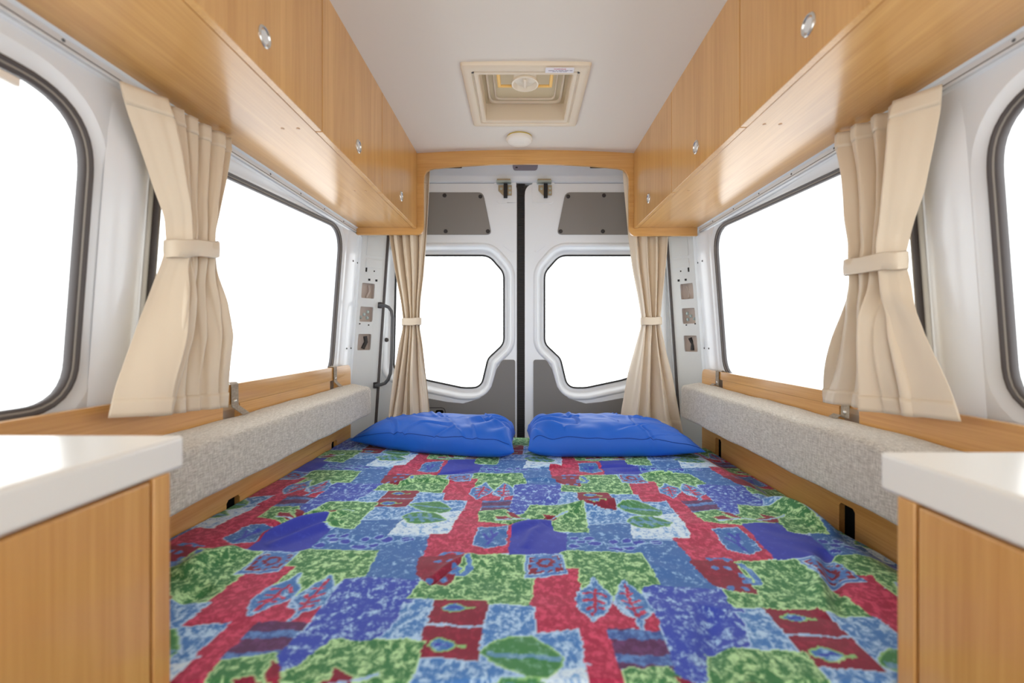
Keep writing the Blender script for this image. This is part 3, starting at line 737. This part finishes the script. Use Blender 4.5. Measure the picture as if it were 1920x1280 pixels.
# ------------------------------------------------------------------ pillows
def pillow(x0, x1, y0, y1, zb, hgt, outer, tilt, taper, lab, seed):
    root = thing('pillow', ((x0 + x1) / 2, (y0 + y1) / 2, zb), lab, 'pillow', 'blue pillows at the head of the bed')
    NU, NV = 150, 100
    U, V = np.meshgrid(np.linspace(-1, 1, NU), np.linspace(-1, 1, NV))
    Uo = U * outer
    eo = (1 - np.clip(Uo, 0, 1) ** 2.6) ** .8
    ei = (1 - np.clip(-Uo, 0, 1) ** 9) ** .42
    fu = np.where(Uo > 0, eo, ei)
    fv = np.where(V < 0, (1 - np.abs(V) ** 3.2) ** .5, (1 - np.abs(V) ** 5) ** .5)
    h = fu * fv
    # corners pull out, sides bow in
    pinch = (1 - .05 * (1 - U ** 2) * np.abs(V) ** 3)
    X = (x0 + x1) / 2 + (x1 - x0) / 2 * U * (1 - .03 * (1 - V ** 2) * np.abs(U) ** 4)
    Y = (y0 + y1) / 2 + (y1 - y0) / 2 * V * pinch * (1 - taper * np.clip(Uo, 0, 1)) + tilt * (X - (x0 + x1) / 2)
    wr = vnoise(X * 1.0 + .5 * Y, Y, 9, seed) * .016 + vnoise(X + .8 * Y, Y - .3 * X, 22, seed + 1) * .006
    for kx, ky, f_, w_, a_, sd in ((1.0, .9, 5.0, .034, .0055, 2), (.35, 1.6, 6.0, .032, .0045, 6), (1.3, -.6, 7.5, .04, .004, 9)):
        nn = vnoise(X * kx + Y * .5, Y * ky - X * .5, f_, seed + sd)
        wr += a_ * (np.exp(-(nn / w_) ** 2) - np.exp(-((nn - .06) / w_) ** 2)) * (vnoise(X, Y, 5, seed + sd + 1) > -.15)
    # creases radiating from the inner end
    cx = (x0 if outer > 0 else x1); ang = np.arctan2(Y - (y0 + .15), (X - cx) * outer + .05)
    rad = np.hypot(X - cx, Y - (y0 + .15))
    wr += .011 * np.sin(ang * 13 + seed + 3 * vnoise(X, Y, 6, seed + 5)) * np.exp(-((rad - .10) / .11) ** 2)
    edge = np.clip(h * 2.2, 0, 1)
    mid = zb + .028 + .012 * np.clip(-Uo, 0, 1) ** 6
    T = mid + (hgt - .028) * h + wr * edge
    B = mid - .024 * np.clip(h * 1.6, 0, 1)
    b = MB(); vs = [(float(X[j, i]), float(Y[j, i]), float(T[j, i])) for j in range(NV) for i in range(NU)]
    b.add(vs, [(j * NU + i, j * NU + i + 1, (j + 1) * NU + i + 1, (j + 1) * NU + i) for j in range(NV - 1) for i in range(NU - 1)])
    vs = [(float(X[j, i]), float(Y[j, i]), float(B[j, i])) for j in range(NV) for i in range(NU)]
    b.add(vs, [(j * NU + i, (j + 1) * NU + i, (j + 1) * NU + i + 1, j * NU + i + 1) for j in range(NV - 1) for i in range(NU - 1)])
    b.build('pillowcase', M['pillow'], root, smooth=0, merge=True)
    # stitched hem line above the front edge
    jr = 4
    pts = [(float(X[jr, i]), float(Y[jr, i]) - .0008, float(T[jr, i]) + .0004) for i in range(4, NU - 4)]
    MB().tube(pts, .0011, 6).build('stitched_seam', M['seamblue'], root, smooth=60)
ZB = -.488
pillow(-.765, -.028, 1.850, 2.200, ZB, .128, -1, -.25, .40, 'blue pillow on the patchwork bedspread, on the grab handle side', 3)
pillow(.024, .735, 1.795, 2.160, ZB, .136, 1, .0, .05, 'blue pillow on the patchwork bedspread, away from the grab handle side', 21)

# ------------------------------------------------------------------ bedspread with its printed patchwork
def bed(px, py):
    d = .488 * F / (py - 630); return ((px - 978) * d / F, d)
def A_(x, y): return (560 + x / 4, 960 + y / 4)
def B_(x, y): return (760 + x / 4, 960 + y / 4)
def C_(x, y): return (960 + x / 4, 960 + y / 4)
def D_(x, y): return (1160 + x / 4, 960 + y / 4)
def E_(x, y): return (1380 + x / 4, 960 + y / 4)
def Z7(x, y): return (660 + x / 5.647, 850 + y / 5.647)
def Z8(x, y): return (960 + x / 5.647, 850 + y / 5.647)
def poly(fn, *pts): return [bed(*fn(*p)) for p in pts]
def line(pts, w):
    out = []; P = [Vector(p) for p in pts]; L, R = [], []
    for i, p in enumerate(P):
        t = (P[min(i + 1, len(P) - 1)] - P[max(i - 1, 0)]).normalized(); n = Vector((-t.y, t.x)) * w / 2
        L.append(tuple(p + n)); R.append(tuple(p - n))
    return L + R[::-1]
def ell(c, rx, ry, n=16, a=0.0, star=0.0, k=0):
    out = []
    for i in range(n):
        t = 2 * math.pi * i / n; r = 1 + star * (1 if i % 2 else -1) if star else 1
        x, y = rx * r * math.cos(t), ry * r * math.sin(t)
        out.append((c[0] + x * math.cos(a) - y * math.sin(a), c[1] + x * math.sin(a) + y * math.cos(a)))
    return out
PAT = []
def P(t, pl): PAT.append((t, pl))
# types: LB light blue, PB pale blue, MB mid blue, IN indigo speckled, IP plain indigo, RD red, DR dark red, GR green, GL green leaf, BL blue detail, IV indigo detail, ST striped
P('PB', poly(Z7, (540, 690), (700, 650), (1160, 600), (1120, 700), (1030, 850), (410, 850)) [:])
P('PB', [bed(727, 1003), bed(756, 972), bed(865, 965), bed(840, 1003)])
P('MB', [bed(*p) for p in ((1103, 982), (1180, 980), (1185, 1011), (1270, 1014), (1352, 1102), (1384, 1110), (1232, 1100), (1200, 1040), (1062, 1034), (1061, 1000))])
P('IN', [bed(*p) for p in (D_(170, 530), D_(640, 565), D_(860, 575), D_(945, 745), D_(1000, 1010), D_(690, 1080), D_(790, 1300), D_(430, 1300), D_(320, 880), D_(240, 720))])
P('LB', poly(D_, (860, 745), (1165, 785), (1420, 1060), (1280, 1090), (1180, 1060), (1030, 1015), (1010, 900)))
P('GR', [bed(*p) for p in (B_(430, 312), B_(890, 328), B_(890, 500), B_(957, 500), B_(938, 728), B_(630, 712), B_(610, 690), B_(10, 672), B_(110, 530), B_(300, 560), B_(360, 480))])
P('GR', poly(C_, (335, 318), (400, 290), (970, 306), (1115, 532), (975, 545), (975, 612), (830, 515), (770, 670), (735, 680), (600, 520), (500, 610), (488, 445), (400, 445)))
P('RD', [bed(*p) for p in (B_(430, -20), B_(552, -20), B_(545, 62), B_(805, 72), B_(755, 318), B_(430, 334), B_(330, 540), B_(75, 490), B_(180, 168), B_(322, 168))])
P('RD', poly(C_, (155, 495), (395, 490), (402, 442), (490, 442), (497, 600), (480, 690), (620, 845), (750, 670), (800, 760), (960, 820), (1060, 742), (1112, 892), (720, 878), (790, 1180), (850, 1310), (632, 1310), (600, 1150), (550, 1150), (520, 888), (190, 922), (180, 730), (138, 716)))
P('DR', poly(B_, (105, 335), (300, 330), (428, 335), (395, 430), (350, 540), (310, 570), (130, 530), (75, 490)))
P('DR', poly(B_, (225, 678), (612, 680), (637, 722), (548, 1140), (78, 1088)))
P('ST', poly(C_, (712, 878), (1112, 892), (1205, 1165), (1180, 1195), (795, 1172)))
# green patch with red sprigs
P('GR', [bed(*p) for p in ((898, 956), (947, 953), (965, 964), (980, 960), (994, 944), (1094, 947), (1103, 998), (1033, 994), (1034, 977), (967, 984), (895, 976))])
for pts in (((1490, 660), (1600, 655), (1700, 690), (1620, 708), (1510, 690)), ((1620, 608), (1710, 622), (1792, 690), (1690, 672))):
    P('DR', poly(Z7, *pts))
for pts in (((215, 690), (330, 664), (455, 690), (420, 712), (230, 708)), ((312, 626), (450, 650), (458, 690), (350, 672))):
    P('DR', poly(Z8, *pts))
P('PL', line(poly(Z8, (-200, 700), (0, 690), (110, 680), (240, 700), (450, 665), (580, 640)), .006))
# plain indigo
P('IP', [bed(*p) for p in (B_(800, 82), (1034, 977), C_(296, 132), C_(405, 155), C_(410, 292), C_(330, 326), (950, 1041), B_(752, 316))])
# sun square
P('PL', poly(C_, (88, 325), (375, 318), (412, 490), (85, 500)))
P('BL', poly(C_, (97, 332), (366, 326), (402, 482), (94, 492)))
P('PL', poly(C_, (110, 342), (356, 336), (384, 466), (108, 472)))
P('DR', poly(C_, (120, 348), (352, 341), (378, 460), (118, 464)))
P('BL', ell(bed(1022, 1058), .034, .036, 26, star=.17))
P('DR', ell(bed(1022, 1058), .020, .020, 18, star=.1))
P('BL', ell(bed(1022, 1058), .011, .011, 14, star=.12))
# inset square with a small plant
ins = ((545, 118), (745, 110), (738, 255), (605, 282), (497, 246))
P('PL', [(p[0] * 1.0, p[1]) for p in poly(B_, (540, 114), (750, 106), (742, 259), (605, 286), (490, 250))])
P('MB', poly(B_, *ins))
for pts in (((600, 262), (635, 200), (690, 150)), ((620, 225), (590, 190), (575, 165)), ((635, 205), (640, 170), (630, 140))):
    P('IV', line(poly(B_, *pts), .008))
# pair of veined leaves
for k, (out_, veins) in enumerate((
    (((600, 498), (640, 560), (735, 632), (742, 700), (620, 840), (490, 722), (484, 620), (580, 560)), (((615, 585), (622, 690), (612, 800)), ((520, 625), (600, 615)), ((535, 680), (612, 672)), ((560, 740), (612, 722)), ((640, 610), (705, 650)), ((640, 680), (700, 700)), ((640, 730), (690, 735)))),
    (((830, 508), (975, 612), (1062, 742), (965, 808), (978, 880), (948, 880), (940, 800), (780, 690), (772, 640), (800, 560)), (((845, 535), (890, 680), (935, 790)), ((805, 605), (860, 612)), ((815, 660), (885, 690)), ((850, 725), (910, 742)), ((870, 620), (905, 600)), ((895, 685), (960, 655)), ((915, 730), (990, 710)), ((935, 775), (1005, 748)))))):
    pl = poly(C_, *out_)
    P('PL', offs(resample(pl, 60), .003)); P('LE', pl)
    for vv in veins: P('RD', line(poly(C_, *vv), .0065))
# the two little leaves of the dark red patch, divider
P('PL', line(poly(B_, (150, 875), (260, 868), (350, 872), (440, 885), (600, 888)), .0045))
for (cx, cy, rx, ry) in ((368, 741, 92, 36), (280, 1015, 112, 55)):
    for t, s in (('GP', 1.0), ('LE', .82)):
        pl = []
        for i in range(28):
            an = 2 * math.pi * i / 28
            pl.append((cx + rx * s * math.cos(an), cy + ry * s * math.sin(an) * (1 - .25 * abs(math.cos(an)) ** 2 * 1.2)))
        P(t, poly(B_, *pl))
    P('GP', line(poly(B_, (cx + rx * .8, cy + 6), (cx + rx * 1.3, cy + 14), (cx + rx * 1.7, cy + 8)), .006))
    P('IV', line(poly(B_, (cx - rx * .6, cy), (cx, cy - 4), (cx + rx * .6, cy + 2)), .006))
# big green leaves on pale blue
for fnz, pts, veins in ((Z7, ((610, 560), (690, 535), (780, 518), (930, 512), (1000, 545), (1040, 580), (1000, 610), (930, 632), (820, 630), (720, 610)), (((640, 562), (800, 570), (1030, 580)),)),
                        (Z7, ((540, 680), (610, 655), (690, 640), (870, 640), (940, 670), (995, 712), (900, 740), (800, 750), (700, 748), (600, 735)), (((560, 690), (760, 695), (980, 712)), ((620, 660), (650, 730)), ((720, 650), (760, 740)), ((820, 650), (860, 735))))):
    pl = poly(fnz, *pts)
    P('GP', offs(resample(pl, 60), .003)); P('GL', pl)
    for vv in veins: P('BV', line(poly(fnz, *vv), .010))
# dots and a curl on the dark red
for cx, cy in ((270, 320), (385, 322), (238, 382), (326, 380), (345, 472), (285, 526), (182, 522), (372, 428)):
    P('BL', ell(bed(*B_(cx, cy)), .0075, .0085, 12))
P('BL', line(poly(B_, (260, 322), (330, 312), (440, 318)), .006))
P('BL', line(poly(B_, (445, 350), (470, 395), (465, 450), (430, 485), (392, 488), (375, 462), (395, 445), (420, 452)), .013))
# vine of small leaves
for cx, cy, r, a in ((460, 197, 34, .3), (570, 197, 36, .4), (520, 226, 36, -.3), (620, 240, 46, -.3), (755, 222, 34, -.4), (850, 214, 34, .4), (770, 275, 60, -.2), (870, 266, 40, -.2), (940, 232, 44, -.1), (1085, 234, 50, .1), (460, 262, 40, -.3)):
    c = bed(*C_(cx, cy)); P('VL', ell(c, r / 4 * c[1] / F * 1.15, .013, 14, a * .6)); P('IV', ell(c, r / 4 * c[1] / F, .0095, 14, a * .6))
P('VL', line(poly(C_, (420, 215), (500, 212), (600, 215), (700, 240), (800, 255), (930, 255), (1040, 240), (1120, 230)), .004))

COLS = {  # base, speckle, amount
    'LB': ((62, 122, 194), (176, 212, 244), .46), 'PB': ((110, 164, 220), (208, 230, 248), .62), 'MB': ((50, 104, 176), (150, 194, 234), .30),
    'IN': ((46, 72, 182), (168, 208, 244), .36), 'IP': ((40, 56, 172), (52, 70, 186), .3), 'RD': ((158, 26, 68), (206, 70, 108), .46),
    'DR': ((124, 14, 50), (152, 30, 66), .35), 'GR': ((50, 120, 70), (180, 226, 168), .44), 'GL': ((56, 126, 72), (120, 176, 150), .34),
    'BL': ((64, 116, 190), (112, 158, 216), .4), 'IV': ((46, 64, 178), (66, 88, 192), .3), 'ST': ((70, 62, 110), (84, 92, 150), .5),
    'LE': ((56, 114, 186), (156, 200, 236), .38), 'PL': ((150, 190, 232), (180, 212, 242), .4), 'GP': ((132, 188, 120), (170, 214, 156), .4),
    'BV': ((84, 140, 176), (124, 168, 200), .4), 'VL': ((134, 178, 226), (170, 204, 238), .4)}
names = list(COLS)
OFFX = 0
xs = np.concatenate([np.arange(-.826, -.5, .0036), np.arange(-.5, .55, .0028), np.arange(.55, .887, .0036)])
ysl = list(np.arange(.646 - .34, .6435, .0036)) + [.646]
NS = len(ysl) - 1      # rows that hang down at the foot of the bed
while ysl[-1] < 2.186: ysl.append(ysl[-1] + .0024 * (ysl[-1] / .65) ** .62)
ys = np.array(ysl)
X, Y = np.meshgrid(xs, ys)
WX = X + .006 * vnoise(X, Y, 60, 5) + .003 * vnoise(X, Y, 170, 6) + .010 * vnoise(X, Y, 7, 15)
WY = Y + .006 * vnoise(X, Y, 60, 7) + .003 * vnoise(X, Y, 170, 8) + .010 * vnoise(X, Y, 7, 16)
LAB = np.zeros(X.shape, int) + names.index('LB')
T1 = np.array((.592, -.020)); T2 = np.array((.330, .590))
def inside(px, py, poly_):
    r = np.zeros(px.shape, bool); n = len(poly_); j = n - 1
    for i in range(n):
        xi, yi = poly_[i]; xj, yj = poly_[j]
        if yi != yj:
            c = ((yi > py) != (yj > py)) & (px < (xj - xi) * (py - yi) / (yj - yi) + xi)
            r ^= c
        j = i
    return r
order = sorted(range(-6, 6), reverse=True)
for t, pl in PAT:
    pa = np.array(pl); lo_, hi_ = pa.min(0), pa.max(0)
    for i in range(-4, 5):
        for j in range(-2, 4):
            tr = T1 * i + T2 * j
            x0, y0 = lo_ + tr - .015; x1, y1 = hi_ + tr + .015
            if x1 < xs[0] or x0 > xs[-1] or y1 < ys[0] or y0 > ys[-1]: continue
            c0, c1 = np.searchsorted(xs, x0), np.searchsorted(xs, x1); r0, r1 = np.searchsorted(ys, y0), np.searchsorted(ys, y1)
            if c1 <= c0 or r1 <= r0: continue
            m = inside(WX[r0:r1, c0:c1] - tr[0], WY[r0:r1, c0:c1] - tr[1], pl)
            LAB[r0:r1, c0:c1][m] = names.index(t)
cb = np.array([lin(COLS[n][0]) for n in names]); cs_ = np.array([lin(COLS[n][1]) for n in names]); am = np.array([COLS[n][2] for n in names])
base = cb[LAB]; spk = cs_[LAB]; amt = am[LAB].copy()
# stripes of the striped patch
st_ = LAB == names.index('ST')
ph = WY * 2 * math.pi / .052 + 1.2 * vnoise(X, Y, 20, 31)
k_ = (np.sin(ph) > .35) & st_
base[k_] = lin((52, 84, 156)); spk[k_] = lin((92, 136, 200))
k_ = (np.sin(ph) <= .35) & st_
base[k_] = lin((78, 34, 84)); spk[k_] = lin((100, 56, 110))
# torn pale outline where green or pale blue meets another patch
for tname, colr in (('GR', (176, 222, 164)), ('LB', (170, 206, 242)), ('PB', (204, 228, 246))):
    g_ = LAB == names.index(tname)
    e = np.zeros_like(g_)
    for dx, dy in ((1, 0), (-1, 0), (0, 1), (0, -1)):
        e |= g_ & ~np.roll(np.roll(g_, dx, 1), dy, 0)
    e &= vnoise(X, Y, 55, 44) > -.30
    e[:2] = False; e[-2:] = False; e[:, :2] = False; e[:, -2:] = False
    base[e] = lin(colr); spk[e] = lin(colr)

def smoothstep(a, b_, x):
    t = np.clip((x - a) / (b_ - a), 0, 1); return t * t * (3 - 2 * t)
Z = np.full(X.shape, -.488)
Z += .016 * smoothstep(-.55, -.82, X) * smoothstep(1.7, .9, Y)
Z -= .050 * smoothstep(.74, .875, X + .05 * (Y - 1.2))
Z += (vnoise(X, Y, 3.2, 51) * .008 + vnoise(X, Y, 8, 52) * .007) * (1 - .8 * smoothstep(1.7, 1.85, Y)) + vnoise(X + .4 * Y, Y, 19, 53) * .0045
def fold(pts, h, w, asym=.5):
    global Z
    D, T = seg_dist(X, Y, [bed(*p) for p in pts])
    env = np.sin(np.clip(T, .0, 1) * math.pi) ** .6
    Z += 2.4 * h * env * np.exp(-(D / w) ** 2)
fold([(800, 1098), (835, 1078), (880, 1048)], -.006, .008); fold([(812, 1092), (850, 1066), (890, 1040)], .006, .016)
fold([(950, 985), (985, 978), (1040, 966)], -.006, .010); fold([(940, 1000), (990, 985), (1040, 975)], .006, .02)
fold([(1040, 960), (1110, 950), (1200, 942)], .010, .03); fold([(985, 1030), (1000, 1000), (1020, 985)], .004, .012)
fold([(480, 1012), (560, 985), (660, 958)], .009, .018); fold([(500, 1025), (580, 998), (650, 975)], .006, .014); fold([(470, 1000), (550, 970), (620, 950)], -.006, .014)
fold([(330, 1090), (380, 1060), (450, 1030)], .010, .03); fold([(330, 1130), (400, 1100)], -.006, .02)
fold([(1440, 935), (1500, 965), (1580, 1005)], .016, .030); fold([(1465, 925), (1530, 960), (1620, 1010)], -.014, .022)
fold([(1330, 1140), (1335, 1190), (1325, 1250)], -.007, .02); fold([(1545, 1030), (1560, 1090), (1575, 1160)], -.008, .015); fold([(1530, 1040), (1540, 1100), (1555, 1160)], .007, .02)
for i in range(9):
    x = 700 + i * 62 + random.uniform(-25, 25); y = 872 + random.uniform(0, 34); dx = random.uniform(30, 60)
    fold([(x, y), (x + dx, y - random.uniform(-3, 6)), (x + 2 * dx, y - random.uniform(-3, 8))], random.choice((.004, -.004, .005)), .011)
# hangs down at the ends and is tucked in at the sides
rows_x, rows_y, rows_z, rb, rs, ra = [X], [Y], [Z], [base], [spk], [amt]
def addrow(src, dy, dz, top=True):
    a = (X[src:src + 1] if src >= 0 else X[-1:]); yy = (Y[src:src + 1] if src >= 0 else Y[-1:]) + dy; z_ = (Z[src:src + 1] if src >= 0 else Z[-1:]) + dz
    return a, yy, z_
front = []
for r_ in range(NS):
    t_ = .646 - ys[r_]
    Y[r_] = .646 - .006 * (1 - math.exp(-t_ / .006))
    Z[r_] = Z[NS] - max(0, t_ - .004)
back = [addrow(-1, d, z_) for d, z_ in ((.004, -.006), (.006, -.02), (.006, -.07))]
VX = np.concatenate([r[0] for r in front] + [X] + [r[0] for r in back]); VY = np.concatenate([r[1] for r in front] + [Y] + [r[1] for r in back]); VZ = np.concatenate([r[2] for r in front] + [Z] + [r[2] for r in back])
def ext(a): return np.concatenate([a[:1]] * len(front) + [a] + [a[-1:]] * len(back))
base, spk, amt = ext(base), ext(spk), ext(amt)
nr, nc = VX.shape
me = bpy.data.meshes.new('bedspread')
off = np.array((.03, 1.4, -.80))
co = np.stack([VX, VY, VZ], -1).reshape(-1, 3) - off
idx = np.arange(nr * nc).reshape(nr, nc)
fc = np.stack([idx[:-1, :-1], idx[:-1, 1:], idx[1:, 1:], idx[1:, :-1]], -1).reshape(-1, 4)
me.vertices.add(len(co)); me.vertices.foreach_set('co', co.ravel().astype(np.float32))
me.loops.add(fc.size); me.loops.foreach_set('vertex_index', fc.ravel().astype(np.int32))
me.polygons.add(len(fc)); me.polygons.foreach_set('loop_start', (np.arange(len(fc)) * 4).astype(np.int32))
me.update(); me.validate()
me.polygons.foreach_set('use_smooth', np.ones(len(me.polygons), bool))
for nm, arr in (('print_ground', base), ('print_speckle', spk)):
    at = me.attributes.new(nm, 'FLOAT_COLOR', 'POINT')
    rgba = np.concatenate([arr.reshape(-1, 3), amt.reshape(-1, 1)], 1).astype(np.float32)
    at.data.foreach_set('color', rgba.ravel())
bs = bpy.data.objects.new('bedspread', me); COL.objects.link(bs); bs.location = (off[0], off[1], off[2] + H)
tag(bs, 'patchwork bedspread printed with blue, green and red squares and leaves', 'bedspread')
m, t, b = nt('printed_cotton')
a1 = N(t, 'ShaderNodeAttribute', attribute_name='print_ground'); a2 = N(t, 'ShaderNodeAttribute', attribute_name='print_speckle')
tc = N(t, 'ShaderNodeTexCoord')
n1 = N(t, 'ShaderNodeTexNoise'); n1.inputs['Scale'].default_value = 62; n1.inputs['Detail'].default_value = 7; n1.inputs['Roughness'].default_value = .78; n1.inputs['Distortion'].default_value = .25
mp = N(t, 'ShaderNodeMapping'); mp.inputs['Scale'].default_value = (1.0, .85, .2)
t.links.new(tc.outputs['Object'], mp.inputs[0]); t.links.new(mp.outputs[0], n1.inputs['Vector'])
th = N(t, 'ShaderNodeMath', operation='MULTIPLY_ADD'); th.inputs[1].default_value = .36; th.inputs[2].default_value = -.18
t.links.new(a2.outputs['Alpha'], th.inputs[0])
ad = N(t, 'ShaderNodeMath', operation='ADD'); t.links.new(n1.outputs[0], ad.inputs[0]); t.links.new(th.outputs[0], ad.inputs[1])
mr = N(t, 'ShaderNodeMapRange', interpolation_type='SMOOTHSTEP'); mr.inputs[1].default_value = .45; mr.inputs[2].default_value = .57
t.links.new(ad.outputs[0], mr.inputs[0])
mx = N(t, 'ShaderNodeMix', data_type='RGBA')
t.links.new(mr.outputs[0], mx.inputs['Factor']); t.links.new(a1.outputs['Color'], mx.inputs['A']); t.links.new(a2.outputs['Color'], mx.inputs['B'])
t.links.new(mx.outputs['Result'], b.inputs['Base Color'])
b.inputs['Roughness'].default_value = .75; b.inputs['Sheen Weight'].default_value = .1
n2 = N(t, 'ShaderNodeTexNoise'); n2.inputs['Scale'].default_value = 900
t.links.new(tc.outputs['Object'], n2.inputs['Vector'])
bp = N(t, 'ShaderNodeBump'); bp.inputs['Strength'].default_value = .08; bp.inputs['Distance'].default_value = .001
t.links.new(n2.outputs[0], bp.inputs['Height']); t.links.new(bp.outputs[0], b.inputs['Normal'])
me.materials.append(m)

# ------------------------------------------------------------------ daylight, camera
w = bpy.data.worlds.new('overcast_daylight'); sc.world = w; w.use_nodes = True
bg = w.node_tree.nodes['Background']; bg.inputs[0].default_value = (.985, .995, 1.0, 1); bg.inputs[1].default_value = 2.8
cam = bpy.data.cameras.new('camera'); co_ = bpy.data.objects.new('camera', cam); COL.objects.link(co_)
co_.location = (0, 0, H); co_.rotation_euler = (math.pi / 2, 0, 0)
cam.sensor_width = 36; cam.lens = 36 * F / 1920; cam.shift_x = -18 / 1920; cam.shift_y = -10 / 1920
cam.clip_start = .02; cam.clip_end = 50
cam.dof.use_dof = True; cam.dof.focus_distance = 1.9; cam.dof.aperture_fstop = 2.2
sc.camera = co_
sc.view_settings.view_transform = 'Standard'; sc.view_settings.look = 'None'
sc.view_settings.exposure = 0.0; sc.view_settings.gamma = 1.0
sc.cycles.use_denoising = True
sc.cycles.max_bounces = 14; sc.cycles.diffuse_bounces = 8; sc.cycles.transparent_max_bounces = 16
